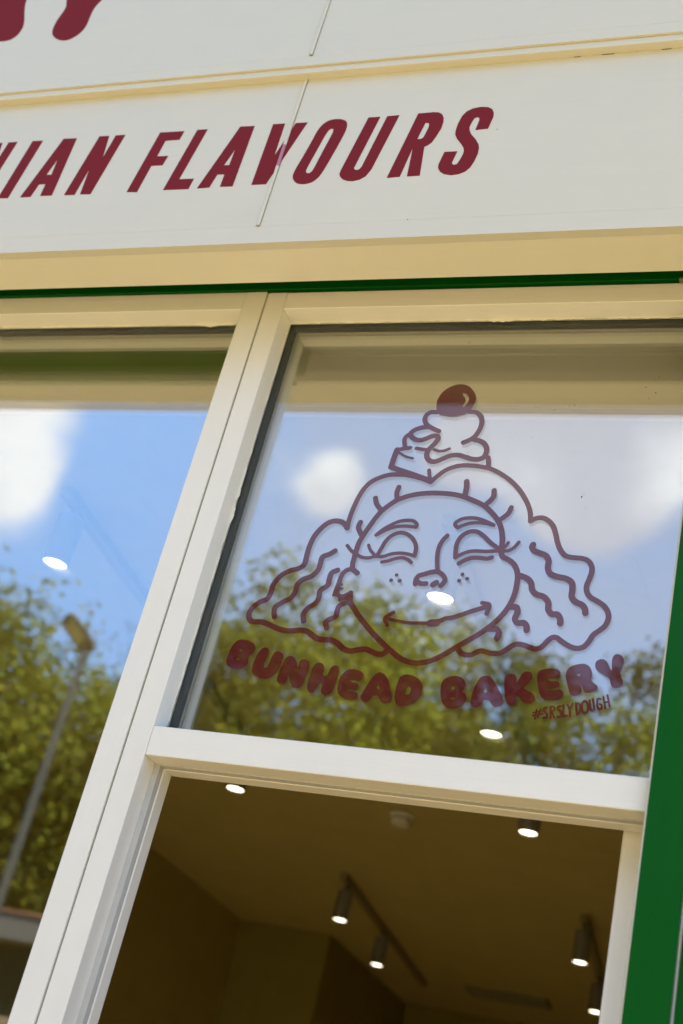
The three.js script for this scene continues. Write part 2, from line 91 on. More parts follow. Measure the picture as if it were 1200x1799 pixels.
const DECAL_SHAPES = [{"n":"cherry","o":[-813.6,3088.8,-811.9,3096.3,-807.0,3108.8,-796.5,3120.0,-783.1,3127.1,-770.8,3128.4,-757.5,3124.4,-746.2,3114.0,-739.0,3102.9,-736.8,3093.1,-738.3,3082.1,-742.3,3069.8,-746.1,3062.5,-757.4,3056.8,-775.2,3052.4,-792.3,3054.7,-803.3,3057.7,-810.5,3067.9,-812.8,3080.2],"h":[[-764.7,3107.2,-759.4,3106.5,-753.1,3100.4,-750.3,3094.2,-750.8,3088.1,-753.6,3080.7,-757.7,3075.1,-761.2,3077.0,-758.2,3083.1,-756.8,3089.3,-758.4,3095.4,-762.4,3100.3,-765.2,3104.0]]},{"n":"ear_lobe","o":[-922.8,2685.0,-911.1,2678.6,-916.4,2675.2,-908.1,2670.1,-915.5,2667.1,-912.7,2659.7,-906.5,2659.1,-894.0,2666.3,-889.6,2664.5,-885.6,2647.7,-889.9,2635.7,-900.0,2648.8,-911.0,2643.8,-916.2,2653.1,-926.5,2653.5,-924.5,2666.5],"h":[]},{"n":"B","o":[-1096.1,2506.4,-1097.8,2512.3,-1097.2,2521.7,-1095.2,2535.6,-1091.1,2545.4,-1085.3,2552.3,-1078.3,2554.6,-1067.6,2553.3,-1058.3,2550.6,-1051.1,2546.0,-1047.9,2539.4,-1048.2,2532.6,-1051.6,2526.3,-1056.0,2520.8,-1054.4,2513.3,-1054.5,2506.5,-1058.6,2500.3,-1065.2,2496.7,-1074.2,2495.6,-1084.1,2497.2,-1092.0,2500.8],"h":[[-1077.7,2532.7,-1076.9,2534.9,-1073.6,2535.1,-1070.4,2532.8,-1071.5,2530.7,-1075.8,2530.7],[-1079.6,2515.5,-1078.0,2517.7,-1074.5,2517.3,-1072.7,2515.2,-1074.1,2513.0,-1078.2,2513.4]]},{"n":"U","o":[-1042.7,2495.7,-1043.7,2504.1,-1042.8,2516.0,-1039.0,2529.9,-1034.7,2538.8,-1029.7,2542.1,-1023.5,2541.0,-1019.8,2536.6,-1019.6,2529.8,-1021.7,2516.1,-1022.4,2507.6,-1020.4,2503.0,-1016.5,2503.0,-1014.6,2508.2,-1012.0,2520.3,-1009.2,2531.5,-1004.5,2536.1,-996.8,2535.4,-991.1,2531.3,-989.1,2523.8,-990.2,2510.3,-994.8,2496.5,-1002.1,2486.7,-1010.8,2482.1,-1022.3,2481.6,-1033.3,2484.8,-1039.8,2490.1],"h":[]},{"n":"N","o":[-989.6,2480.3,-990.2,2491.9,-988.1,2508.8,-983.9,2524.3,-977.8,2529.3,-971.0,2528.7,-964.6,2523.4,-960.3,2516.2,-956.6,2508.2,-956.3,2516.5,-953.9,2523.4,-947.8,2525.1,-940.8,2523.7,-936.7,2518.2,-935.3,2505.0,-937.2,2490.0,-939.5,2476.6,-944.3,2469.9,-951.3,2469.0,-958.6,2471.6,-963.4,2477.7,-966.3,2485.7,-970.3,2492.8,-971.2,2485.3,-972.5,2477.7,-978.1,2474.3,-985.1,2475.8],"h":[]},{"n":"H","o":[-929.9,2473.6,-930.9,2481.6,-929.5,2499.8,-927.4,2515.2,-920.9,2520.8,-912.7,2519.9,-907.6,2513.8,-906.3,2505.8,-906.5,2498.8,-900.1,2496.7,-896.6,2502.7,-894.9,2511.9,-889.4,2517.8,-882.2,2516.4,-878.5,2509.3,-878.4,2496.2,-879.4,2480.2,-882.3,2468.0,-888.5,2461.5,-896.3,2461.4,-901.6,2465.3,-902.9,2472.1,-902.5,2480.1,-906.4,2482.3,-910.1,2477.4,-913.0,2469.2,-918.5,2463.7,-924.8,2465.1],"h":[]},{"n":"E","o":[-873.3,2472.8,-874.1,2486.6,-872.1,2498.8,-866.6,2508.3,-858.1,2513.6,-846.3,2513.4,-835.8,2509.9,-831.3,2504.4,-832.7,2496.3,-837.7,2492.9,-845.5,2493.2,-852.6,2492.1,-848.6,2489.9,-840.6,2488.6,-835.3,2484.2,-836.2,2478.2,-843.1,2474.6,-852.9,2475.1,-855.4,2473.5,-846.5,2472.3,-837.7,2472.1,-833.4,2467.6,-834.1,2460.7,-842.9,2456.9,-854.6,2457.8,-865.5,2462.7,-871.6,2468.0],"h":[]},{"n":"A","o":[-828.0,2463.2,-825.5,2473.2,-819.6,2489.5,-813.3,2503.9,-806.3,2511.5,-797.6,2511.3,-789.6,2505.0,-782.6,2494.8,-776.9,2481.6,-771.8,2468.5,-772.3,2460.6,-779.8,2456.1,-787.6,2457.3,-792.6,2462.6,-795.3,2467.8,-805.1,2467.7,-809.4,2461.0,-814.9,2456.2,-823.7,2456.8],"h":[[-801.1,2490.6,-797.2,2481.7,-802.9,2481.6]]},{"n":"D","o":[-766.3,2465.1,-767.7,2478.5,-767.3,2494.2,-764.4,2507.3,-756.0,2511.9,-744.6,2511.6,-732.2,2506.2,-724.0,2498.1,-720.8,2486.7,-722.1,2475.0,-727.4,2464.9,-737.2,2458.2,-749.4,2454.1,-759.9,2455.1],"h":[[-748.3,2489.1,-745.1,2491.7,-742.1,2488.7,-740.9,2482.0,-742.8,2476.0,-747.2,2474.6,-750.0,2477.3,-750.1,2484.1]]},{"n":"B","o":[-689.5,2490.5,-689.7,2500.1,-686.5,2509.2,-678.3,2514.9,-668.8,2517.3,-658.5,2516.1,-650.8,2510.6,-647.6,2502.2,-648.6,2494.2,-650.7,2490.2,-645.5,2486.6,-641.8,2480.0,-642.8,2472.2,-647.2,2464.8,-654.5,2459.5,-663.9,2457.2,-673.4,2458.9,-681.4,2465.9,-686.3,2476.8],"h":[[-671.7,2495.2,-670.1,2498.4,-665.9,2497.9,-665.2,2494.4,-668.1,2492.1,-670.7,2492.5],[-668.8,2475.8,-666.4,2478.6,-662.0,2477.3,-661.8,2473.8,-666.1,2472.9]]},{"n":"A","o":[-633.2,2471.4,-633.9,2481.6,-632.4,2495.7,-628.4,2510.0,-623.4,2519.2,-616.5,2522.1,-608.2,2521.4,-599.3,2512.6,-589.7,2499.6,-581.0,2484.9,-579.2,2476.5,-583.9,2470.5,-592.5,2469.0,-597.9,2472.1,-602.3,2478.6,-606.4,2479.0,-611.9,2477.7,-614.5,2469.7,-621.7,2463.8,-629.9,2464.4],"h":[[-615.1,2495.5,-613.6,2500.9,-609.7,2497.7,-609.3,2492.6,-613.5,2491.2]]},{"n":"K","o":[-582.3,2510.6,-582.8,2521.1,-579.8,2527.4,-572.0,2529.5,-565.1,2527.0,-562.7,2519.3,-561.4,2514.3,-558.0,2523.2,-554.6,2532.2,-547.2,2536.4,-539.6,2534.4,-536.5,2527.7,-538.9,2519.7,-544.8,2511.4,-548.3,2505.4,-543.4,2502.9,-533.0,2497.9,-527.4,2492.4,-527.0,2484.8,-531.8,2480.1,-539.5,2478.8,-547.2,2482.0,-552.3,2488.4,-556.1,2492.0,-558.4,2488.7,-557.4,2480.2,-559.7,2475.2,-566.6,2473.4,-572.9,2477.1,-577.3,2488.6],"h":[]},{"n":"E","o":[-529.3,2530.1,-527.3,2538.1,-520.8,2542.5,-508.3,2544.4,-497.1,2544.2,-492.1,2540.3,-491.4,2532.6,-494.8,2528.8,-502.6,2527.6,-509.5,2526.1,-510.0,2524.0,-503.4,2522.5,-493.9,2522.9,-489.9,2518.9,-491.0,2513.7,-498.3,2509.6,-506.6,2507.2,-507.9,2505.3,-499.3,2506.1,-487.0,2508.1,-481.6,2503.5,-482.1,2495.8,-489.2,2490.9,-501.4,2488.6,-511.0,2488.9,-518.1,2494.1,-522.8,2504.0,-526.8,2517.4],"h":[]},{"n":"R","o":[-482.3,2535.1,-481.2,2543.8,-475.9,2551.2,-465.5,2555.9,-454.8,2557.8,-445.6,2553.8,-440.5,2545.6,-439.3,2538.8,-439.9,2531.9,-435.5,2525.5,-428.7,2521.0,-427.5,2515.2,-432.7,2510.5,-441.6,2507.7,-448.0,2509.1,-452.3,2515.5,-455.2,2521.2,-453.3,2513.7,-453.2,2505.2,-457.9,2501.4,-465.5,2500.2,-471.4,2503.6,-475.5,2513.4,-479.7,2525.0],"h":[[-463.7,2537.6,-462.5,2539.7,-458.8,2539.7,-458.2,2537.2,-460.2,2535.0,-463.1,2535.0]]},{"n":"Y","o":[-436.5,2556.3,-435.9,2563.2,-431.0,2567.6,-424.1,2568.5,-418.1,2564.7,-413.2,2556.5,-408.4,2549.2,-409.8,2560.3,-410.3,2570.6,-407.3,2577.7,-401.4,2579.9,-394.8,2577.0,-391.2,2568.7,-391.8,2558.4,-394.3,2547.9,-392.7,2541.2,-388.3,2534.0,-387.8,2526.4,-392.6,2521.8,-400.0,2519.9,-405.7,2522.3,-408.2,2529.7,-410.5,2535.4,-418.0,2539.9,-428.1,2545.8,-434.2,2550.4],"h":[]}];
const FRECKLES = [[-813.8,2704.1,3.49],[-821.9,2692.9,3.69],[-805.7,2692.9,3.88],[-692.5,2712.8,3.6],[-682.2,2704.5,3.58],[-696.2,2699.9,3.79]];
const SPECKS = [[-0.7682,3.2167,0.00072],[-0.697,3.1937,0.0006],[-0.5,2.871,0.00108],[-0.4968,2.8771,0.00072],[-0.8187,2.9833,0.0012],[-0.815,2.9872,0.00078],[-0.7377,2.9849,0.0012],[-0.7316,2.9876,0.00096],[-0.7043,2.9881,0.00084],[-0.7066,2.983,0.0006],[-0.5095,2.8109,0.0006],[-0.4102,2.7105,0.0006],[-0.6139,3.0628,0.00096],[-0.6053,3.0629,0.00072],[-0.5505,3.0673,0.00096],[-0.5401,3.0687,0.00108],[-0.5293,3.0662,0.00072],[-0.5191,3.0689,0.0006],[-0.5757,3.0581,0.00084],[-0.4155,3.1105,0.0009],[-0.4019,3.126,0.0006],[-0.3968,3.0978,0.00096],[-0.4075,3.0851,0.00072],[-0.3946,3.1337,0.0006],[-1.1098,2.9239,0.0006],[-1.1032,2.9267,0.00072],[-1.0943,2.9296,0.00054],[-1.0875,2.9311,0.0006],[-1.1122,2.5936,0.00084],[-1.1066,2.5905,0.0006],[-1.6596,2.9302,0.00072],[-1.6319,2.9053,0.0006],[-0.6675,2.9952,0.0006],[-0.6511,2.9943,0.00072],[-0.6332,2.9959,0.0006],[-0.6085,2.9951,0.00072],[-0.5926,2.9954,0.0006]];
const SCRATCH = [[-0.39,2.748],[-0.3613,2.679]];

// ---------------------------------------------------------------- helpers
const taken = {};
function numbered(name) { const n = taken[name] = (taken[name] ?? -1) + 1; return n ? name + '_' + String(n).padStart(3, '0') : name; }
function tag(o, label, category, group, kind) { o.userData = {}; if (label) o.userData.label = label; if (category) o.userData.category = category; if (group) o.userData.group = group; if (kind) o.userData.kind = kind; return o; }
function shade(o) { o.castShadow = true; o.receiveShadow = true; return o; }
function mesh(name, geo, mat, parent = scene, label) {
  const m = shade(new THREE.Mesh(Array.isArray(geo) ? (geo.length > 1 ? mergeGeometries(geo.map((g) => (g.index ? g.toNonIndexed() : g))) : geo[0]) : geo, mat));
  m.name = parent === scene ? numbered(name) : name;
  if (label) m.userData.label = label;
  parent.add(m); return m;
}
function group(name, parent = scene, x = 0, y = 0, z = 0) { const g = new THREE.Group(); g.name = parent === scene ? numbered(name) : name; g.position.set(x, y, z); parent.add(g); return g; }
// uv in metres, u running along the piece's long side
function uvMetres(geo, du = 0, dv = 0) {
  geo.computeBoundingBox();
  const s = geo.boundingBox.getSize(new THREE.Vector3()), p = geo.attributes.position, n = geo.attributes.normal, uv = new Float32Array(p.count * 2);
  const along = s.x >= s.y && s.x >= s.z ? 0 : s.y >= s.z ? 1 : 2;
  for (let i = 0; i < p.count; i++) {
    const a = [Math.abs(n.getX(i)), Math.abs(n.getY(i)), Math.abs(n.getZ(i))], q = [p.getX(i), p.getY(i), p.getZ(i)];
    const f = a[0] > a[1] && a[0] > a[2] ? 0 : a[1] > a[2] ? 1 : 2;
    let axes = [0, 1, 2].filter((k) => k !== f);
    if (axes[1] === along) axes = [axes[1], axes[0]];
    uv[i * 2] = q[axes[0]] + du; uv[i * 2 + 1] = q[axes[1]] + dv + f * 0.37;
  }
  geo.setAttribute('uv', new THREE.BufferAttribute(uv, 2)); return geo;
}
function box(x0, x1, y0, y1, z0, z1, r = 0.0015) {
  const g = r > 0 ? new RoundedBoxGeometry(x1 - x0, y1 - y0, z1 - z0, 2, Math.min(r, (x1 - x0) / 2.05, (y1 - y0) / 2.05, (z1 - z0) / 2.05)) : new THREE.BoxGeometry(x1 - x0, y1 - y0, z1 - z0);
  g.translate((x0 + x1) / 2, (y0 + y1) / 2, (z0 + z1) / 2);
  return uvMetres(g, rr(0, 3), rr(0, 3));
}
function tube(points, radii, sides = 8) { // tapered tube through points
  const pos = [], idx = [], nrm = [], uv = [], P = points.map((p) => new THREE.Vector3(...p)), a = new THREE.Vector3(), b = new THREE.Vector3(), t = new THREE.Vector3();
  let len = 0;
  P.forEach((p, i) => {
    t.subVectors(P[Math.min(i + 1, P.length - 1)], P[Math.max(i - 1, 0)]).normalize();
    if (i === 0) { a.set(1, 0, 0); if (Math.abs(t.x) > 0.9) a.set(0, 0, 1); }
    b.crossVectors(t, a).normalize(); a.crossVectors(b, t).normalize();
    if (i) len += p.distanceTo(P[i - 1]);
    for (let k = 0; k <= sides; k++) {
      const w = k / sides * Math.PI * 2, c = Math.cos(w), s = Math.sin(w), r = radii[i];
      nrm.push(a.x * c + b.x * s, a.y * c + b.y * s, a.z * c + b.z * s);
      pos.push(p.x + r * (a.x * c + b.x * s), p.y + r * (a.y * c + b.y * s), p.z + r * (a.z * c + b.z * s));
      uv.push(k / sides, len);
      if (i && k < sides) { const o = (i - 1) * (sides + 1) + k, q = o + sides + 1; idx.push(o, o + 1, q, q, o + 1, q + 1); }
    }
  });
  const g = new THREE.BufferGeometry();
  g.setAttribute('position', new THREE.Float32BufferAttribute(pos, 3)); g.setAttribute('normal', new THREE.Float32BufferAttribute(nrm, 3)); g.setAttribute('uv', new THREE.Float32BufferAttribute(uv, 2)); g.setIndex(idx);
  return g;
}
function texture(w, h, fn, srgb = false) {
  const d = new Uint8Array(w * h * 4);
  for (let j = 0; j < h; j++) for (let i = 0; i < w; i++) { const c = fn(i / w, j / h), k = (j * w + i) * 4; d[k] = c[0] * 255; d[k + 1] = c[1] * 255; d[k + 2] = c[2] * 255; d[k + 3] = 255; }
  const t = new THREE.DataTexture(d, w, h); t.wrapS = t.wrapT = THREE.RepeatWrapping; t.magFilter = THREE.LinearFilter; t.minFilter = THREE.LinearMipmapLinearFilter; t.generateMipmaps = true;
  if (srgb) t.colorSpace = THREE.SRGBColorSpace; t.needsUpdate = true; return t;
}
function tile(fn, p) { // periodic noise on the unit torus, p = period in cells
  return (u, v) => { const a = u * Math.PI * 2, b = v * Math.PI * 2; return fn(Math.cos(a) * p, Math.sin(a) * p, Math.cos(b) * p, Math.sin(b) * p); };
}
const torus = (k, n) => tile((a, b, c, d) => 0.5 * fbm(a + 20, b + 20, c * 1.3, n) + 0.5 * fbm(c + 40, d + 40, a * 1.3 + b, n), k);
const streak = (ku, kv) => (u, v) => { const a = u * Math.PI * 2, b = v * Math.PI * 2; return 0.6 * fbm(Math.cos(a) * ku + 7, Math.cos(b) * kv, Math.sin(b) * kv + Math.sin(a) * ku, 4) + 0.4 * fbm(Math.sin(a) * ku * 2, Math.cos(b) * kv * 2.2 + 9, Math.sin(b) * kv * 2.2, 3); };

// ---------------------------------------------------------------- materials
const lin = (r, g, b) => new THREE.Color().setRGB(r, g, b);
const std = (c, rough, more = {}) => new THREE.MeshPhysicalMaterial({ color: lin(...c), roughness: rough, ...more });
const n1 = torus(1.6, 4), n2 = streak(0.7, 16), n3 = torus(5, 4), n4 = torus(0.7, 5);
const brush = texture(512, 512, (u, v) => { const s = n2(u, v); return [s, s, s]; });
const mottle = texture(512, 512, (u, v) => { const a = n1(u, v), s = n2(u, v), f = n3(u, v); const k = 0.955 + 0.06 * (a - 0.5) + 0.035 * (s - 0.5) + 0.03 * (f - 0.5); return [k, k * 0.998, k * 0.99 - 0.01 * a]; });
const gloss = texture(256, 256, (u, v) => { const k = 0.78 + 0.4 * (n1(u, v) - 0.5) + 0.3 * (n2(u, v) - 0.5); return [k, k, k]; });
const grime = texture(512, 512, (u, v) => { const a = n4(u, v), f = n3(u, v); const k = 0.86 + 0.22 * (a - 0.5) + 0.16 * (f - 0.5); return [k, k, k]; });
const M = {};
M.cream = std([0.835, 0.795, 0.695], 0.5, { map: mottle, bumpMap: brush, bumpScale: 0.0006, roughnessMap: gloss });
M.fascia = std([0.69, 0.64, 0.50], 0.52, { map: mottle, bumpMap: brush, bumpScale: 0.0004, roughnessMap: gloss });
M.litsoffit = std([0.84, 0.775, 0.60], 0.5, { map: mottle, bumpMap: brush, bumpScale: 0.0004, roughnessMap: gloss });  // same paint as the fascia, lightened and yellowed to paint in warm ground bounce
M.green = std([0.002, 0.088, 0.006], 0.45, { specularIntensity: 0.25, map: mottle, bumpMap: brush, bumpScale: 0.0006, roughnessMap: gloss });
M.darkgreen = std([0.22, 0.33, 0.08], 0.6, { map: grime });
M.bead = std([0.50, 0.49, 0.36], 0.6);
M.black = std([0.005, 0.010, 0.006], 0.7, { specularIntensity: 0.2 });
M.seal = std([0.60, 0.58, 0.52], 0.9, { map: grime });
M.rawwood = std([0.26, 0.17, 0.08], 0.8, { map: grime, bumpMap: brush, bumpScale: 0.0008 });
M.maroon = std([0.195, 0.014, 0.020], 0.85, { map: mottle, specularIntensity: 0.4 });
M.pink = std([0.42, 0.17, 0.22], 0.5);
M.vinyl = std([0.105, 0.005, 0.006], 0.8, { specularIntensity: 0.3 });
M.glass = new THREE.MeshPhysicalMaterial({ color: lin(0.985, 0.995, 0.985), roughness: 0, metalness: 0, transmission: 1, thickness: 0, ior: 1.48 });
M.coated = new THREE.MeshPhysicalMaterial({ color: lin(0.985, 0.995, 0.985), roughness: 0, metalness: 0, transmission: 1, thickness: 0, ior: 2.85 });
M.speck = std([0.03, 0.028, 0.02], 0.9);
M.ceiling = std([0.62, 0.58, 0.22], 0.9, { map: grime });
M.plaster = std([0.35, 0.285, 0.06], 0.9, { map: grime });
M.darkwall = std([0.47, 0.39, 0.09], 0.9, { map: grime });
M.floorwood = std([0.22, 0.13, 0.06], 0.6, { map: grime });
M.lampbody = std([0.20, 0.185, 0.15], 0.5);
M.track = std([0.27, 0.245, 0.11], 0.5);
M.detector = std([0.72, 0.70, 0.6], 0.6);
M.lens = new THREE.MeshStandardMaterial({ color: lin(0.8, 0.8, 0.75), emissive: lin(1, 0.86, 0.62), emissiveIntensity: 3.2, roughness: 0.5 });
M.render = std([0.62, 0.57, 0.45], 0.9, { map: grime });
M.paving = std([0.52, 0.385, 0.18], 0.95, { map: grime });
M.street = std([0.52, 0.385, 0.18], 0.95, { map: grime });
M.kerb = std([0.36, 0.33, 0.28], 0.95, { map: grime });
M.grass = std([0.10, 0.13, 0.035], 1, { map: grime });
M.bark = std([0.11, 0.085, 0.06], 0.95, { map: grime });
M.steel = std([0.09, 0.088, 0.07], 0.45, { metalness: 0.2, map: grime });
M.brick = std([0.26, 0.18, 0.11], 0.95, { map: grime });
M.whitepaint = std([0.78, 0.76, 0.72], 0.6, { map: grime });
M.eaves = std([0.13, 0.125, 0.115], 0.9, { map: grime });
M.terracotta = std([0.22, 0.10, 0.06], 0.8);
M.leaf = new THREE.MeshPhysicalMaterial({ color: 0xffffff, vertexColors: true, roughness: 0.9, transmission: 0.38, thickness: 0, specularIntensity: 0.25, side: THREE.DoubleSide });

// ---------------------------------------------------------------- the setting
const struct = (name, geo, mat) => { const m = mesh(name, geo, mat); tag(m, null, null, null, 'structure'); return m; };
{
  const g = new THREE.PlaneGeometry(800, 800, 1, 1); g.rotateX(-Math.PI / 2); g.translate(0, -0.13, 0); g.attributes.uv.array.forEach((v, i, a) => { a[i] = v * 160; });
  struct('ground', g, M.grass);
  struct('pavement', box(-40, 40, -0.3, 0, 0.02, 3.2, 0.01), M.paving);
  struct('kerb', box(-40, 40, -0.3, 0.004, 3.203, 3.35, 0.02), M.kerb);
  struct('road', box(-40, 40, -0.3, -0.116, 3.353, 7.6, 0), M.street);
  struct('verge', box(-40, 40, -0.3, -0.02, 7.603, 60, 0.02), M.grass);
}

// ---------------------------------------------------------------- the shop
const G0 = -0.046; // outer face of the outer panes
const shop = tag(group('shop_building'), 'cream shopfront with green trim, tall windows and a serving hatch', 'shop');
{
  const walls = [
    box(-7, 6, 3.405, 4.5, -0.34, -0.1, 0.004), box(-7, -3.36, 0, 3.4, -0.34, 0, 0.004), box(0.12, 6, 0, 3.4, -0.34, 0, 0.004),
    box(-3.36, 0.12, 0, 0.44, -0.3, 0.02, 0.004), box(-7, -6.75, 0, 4.5, -9.2, -0.343, 0.004), box(5.75, 6, 0, 4.5, -9.2, -0.343, 0.004), box(-6.747, 5.747, 0, 4.5, -9.2, -8.95, 0.004),
  ];
  for (const w of walls) mesh('wall', w, M.render, shop);
  mesh('roof', box(-7.2, 6.2, 4.503, 4.62, -9.4, -0.11, 0.01), M.whitepaint, shop);
  mesh('lintel', box(-5, 1.2, 3.3215, 3.44, -0.088, 0.0045, 0.002), M.green, shop, 'green strip above the window heads, under the sign');
}
// a frame of four boxes round an opening, as one geometry list
const ring = (x0, x1, y0, y1, z0, z1, w, r = 0.001) => [box(x0, x0 + w, y0, y1, z0, z1, r), box(x1 - w, x1, y0, y1, z0, z1, r), box(x0 + w + 0.0003, x1 - w - 0.0003, y0, y0 + w, z0, z1, r), box(x0 + w + 0.0003, x1 - w - 0.0003, y1 - w, y1, z0, z1, r)];
function glazing(parent, x0, x1, y0, y1) {
  mesh('pane', box(x0, x1, y0, y1, G0 - 0.005, G0, 0), M.glass, parent);
  mesh('pane', box(x0, x1, y0, y1, G0 - 0.023, G0 - 0.018, 0), M.coated, parent);
  mesh('spacer', ring(x0, x1, y0, y1, G0 - 0.0175, G0 - 0.0055, 0.013), M.black, parent);
  mesh('glazing_bead', ring(x0 - 0.004, x1 + 0.004, y0 - 0.004, y1 + 0.004, G0 - 0.066, G0 - 0.0235, 0.0155, 0.003), M.cream, parent);
}
// ragged paint that ran on to the glass along a frame edge
function fringe(parent, a, b, inward, width) {
  const n = Math.ceil(a.distanceTo(b) / 0.0025), pos = [], idx = [], d = new THREE.Vector3().subVectors(b, a).normalize();
  let w = width;
  for (let i = 0; i <= n; i++) {
    const s = i / n * a.distanceTo(b), k = 0.35 + 1.1 * noise3(s * 60, width * 1e4, 1) * noise3(s * 11, 5, width * 1e4) * 2 + (noise3(s * 240, 9, width * 1e4) - 0.5) * 0.8;
    w = Math.max(0.0003, width * k);
    const p = a.clone().addScaledVector(d, s), q = p.clone().addScaledVector(inward, w);
    pos.push(p.x, p.y, p.z, q.x, q.y, q.z);
    if (i) { const o = i * 2; idx.push(o - 2, o - 1, o, o, o - 1, o + 1); }
  }
  const g = new THREE.BufferGeometry(); g.setAttribute('position', new THREE.Float32BufferAttribute(pos, 3)); g.setAttribute('uv', new THREE.Float32BufferAttribute(pos.filter((_, i) => i % 3 < 2), 2)); g.setIndex(idx); g.computeVertexNormals();
  mesh('paint_edge', g, M.cream, parent);
}
const V = (x, y, z) => new THREE.Vector3(x, y, z);
{ // the tall fixed window
  const w = group('fixed_window', shop); w.userData.label = 'tall fixed window beside the seam, mirroring blue sky and a street lamp';
  mesh('stile', box(-1.2602, -1.2128, 0.442, 3.3205, -0.09, 0, 0.002), M.cream, w);
  mesh('stile', box(-3.3, -3.252, 0.442, 3.3205, -0.09, 0, 0.002), M.cream, w);
  mesh('head_rail', box(-3.2518, -1.2604, 3.274, 3.3205, -0.09, -0.0004, 0.002), M.cream, w);
  mesh('bottom_rail', box(-3.2518, -1.2604, 0.442, 0.5, -0.09, -0.0004, 0.002), M.cream, w);
  glazing(w, -3.252, -1.2604, 0.5, 3.2738);
  fringe(w, V(-3.25, 3.2742, G0 + 0.0004), V(-1.2604, 3.2742, G0 + 0.0004), V(0, -1, 0), 0.0045);
  mesh('joint_bead', box(-1.2126, -1.2112, 0.442, 3.316, -0.05, -0.0012, 0.0006), M.bead, w);
}
{ // the window with the decal above and the open hatch below
  const w = group('serving_window', shop); w.userData.label = 'window with a logo pane above and an open hatch below';
  mesh('stile', box(-1.2087, -1.1655, 0.442, 3.3168, -0.09, 0.0003, 0.002), M.cream, w);
  mesh('stile', box(-0.292, -0.2405, 0.442, 3.3168, -0.09, 0, 0.002), M.cream, w);
  mesh('head_rail', box(-1.1653, -0.2922, 3.274, 3.3165, -0.09, -0.0003, 0.002), M.cream, w);
  mesh('transom', box(-1.1653, -0.2922, 2.2965, 2.3502, -0.09, -0.0004, 0.002), M.cream, w);
  mesh('bottom_rail', box(-1.1653, -0.2922, 0.442, 0.92, -0.09, -0.0004, 0.002), M.cream, w);
  glazing(w, -1.1655, -0.2922, 2.3502, 3.2738);
  fringe(w, V(-1.165, 3.2742, G0 + 0.0004), V(-0.293, 3.2742, G0 + 0.0004), V(0, -1, 0), 0.0040);
  fringe(w, V(-1.1657, 2.351, G0 + 0.0005), V(-1.1657, 3.27, G0 + 0.0005), V(1, 0, 0), 0.0024);
  mesh('seal_strip', [box(-1.1654, -1.154, 0.93, 2.2962, -0.058, -0.0425, 0.001), box(-1.1538, -0.2922, 2.2945, 2.2963, -0.058, -0.0425, 0.0004)], M.seal, w);
  mesh('stop_bead', [box(-1.1654, -1.152, 0.93, 2.2962, -0.0895, -0.0583, 0.0025), box(-1.1518, -0.2922, 2.2932, 2.2963, -0.0895, -0.0583, 0.001)], M.cream, w);
  // the sash of the hatch, swung into the shop
  const X0 = -0.364, X1 = -0.312, S = [0.93, 2.306];
  const sash = group('open_sash', w); sash.userData.label = 'cream sash swung inwards beside the green pilaster';
  mesh('sash_stile', box(X0, X1, S[0], S[1], -0.16, -0.1, 0.006), M.cream, sash);
  mesh('sash_stile', box(X0, X1, S[0], S[1], -0.93, -0.87, 0.006), M.cream, sash);
  mesh('sash_rail', box(X0 + 0.001, X1 - 0.001, S[1] - 0.062, S[1] - 0.0005, -0.8697, -0.1603, 0.004), M.cream, sash);
  mesh('sash_rail', box(X0 + 0.001, X1 - 0.001, S[0], S[0] + 0.07, -0.8697, -0.1603, 0.004), M.cream, sash);
  mesh('sash_pane', box(-0.34, -0.335, S[0] + 0.0705, S[1] - 0.0625, -0.8697, -0.1603, 0), M.glass, sash);
  // specks and a scratch on the glass
  mesh('dirt', [...SPECKS.map(([x, y, r]) => { const c = new THREE.CircleGeometry(r, 7); c.scale(1 + rnd(), 0.7 + rnd() * 0.6, 1); c.rotateZ(rnd() * 3); c.translate(x, y, G0 + 0.0005); return c; }),
    ...Array.from({ length: 16 }, (_, i) => { const t = i / 15, c = new THREE.CircleGeometry(0.00045, 6); c.scale(0.5, 1.5, 1); c.rotateZ(0.3); c.translate(SCRATCH[0][0] + (SCRATCH[1][0] - SCRATCH[0][0]) * t + 0.004 * t * (1 - t), SCRATCH[0][1] + (SCRATCH[1][1] - SCRATCH[0][1]) * t, G0 + 0.0005); return c; })], M.speck, w).userData.kind = 'stuff';
}
{ // the green pilaster
  const p = group('pilaster', shop); p.userData.label = 'glossy green pilaster with a sunk panel beside the open hatch';
  const ch = new THREE.Shape(); // stile with a chamfer towards the panel
  ch.moveTo(-0.3125, -0.04); ch.lineTo(-0.3125, 0.018); ch.lineTo(-0.3105, 0.02); ch.lineTo(-0.2513, 0.02); ch.lineTo(-0.2495, 0.0175); ch.lineTo(-0.2490, -0.04);
  const g = new THREE.ExtrudeGeometry(ch, { depth: 3.318 - 0.02, bevelEnabled: false }); g.rotateX(-Math.PI / 2); g.scale(1, 1, -1); g.index || 0;
  const idx = g.attributes.position; for (let i = 0; i < idx.count; i += 3) { for (const k of ['position', 'normal', 'uv']) { const a = g.attributes[k], s = a.itemSize; for (let c = 0; c < s; c++) { const t = a.array[(i + 1) * s + c]; a.array[(i + 1) * s + c] = a.array[(i + 2) * s + c]; a.array[(i + 2) * s + c] = t; } } }
  g.computeVertexNormals(); g.translate(0, 0.02, 0); uvMetres(g);
  mesh('pilaster_stile', g, M.green, p);
  mesh('pilaster_panel', box(-0.2455, 0.0495, 0.02, 3.318, -0.04, 0.004, 0.001), M.green, p);
  mesh('pilaster_stile', box(0.0525, 0.118, 0.02, 3.318, -0.04, 0.02, 0.003), M.green, p);
  mesh('edge_bead', tube([[-0.3135, 0.02, 0.0165], [-0.3135, 3.318, 0.0165]], [0.0021, 0.0021], 10), M.bead, p);
}

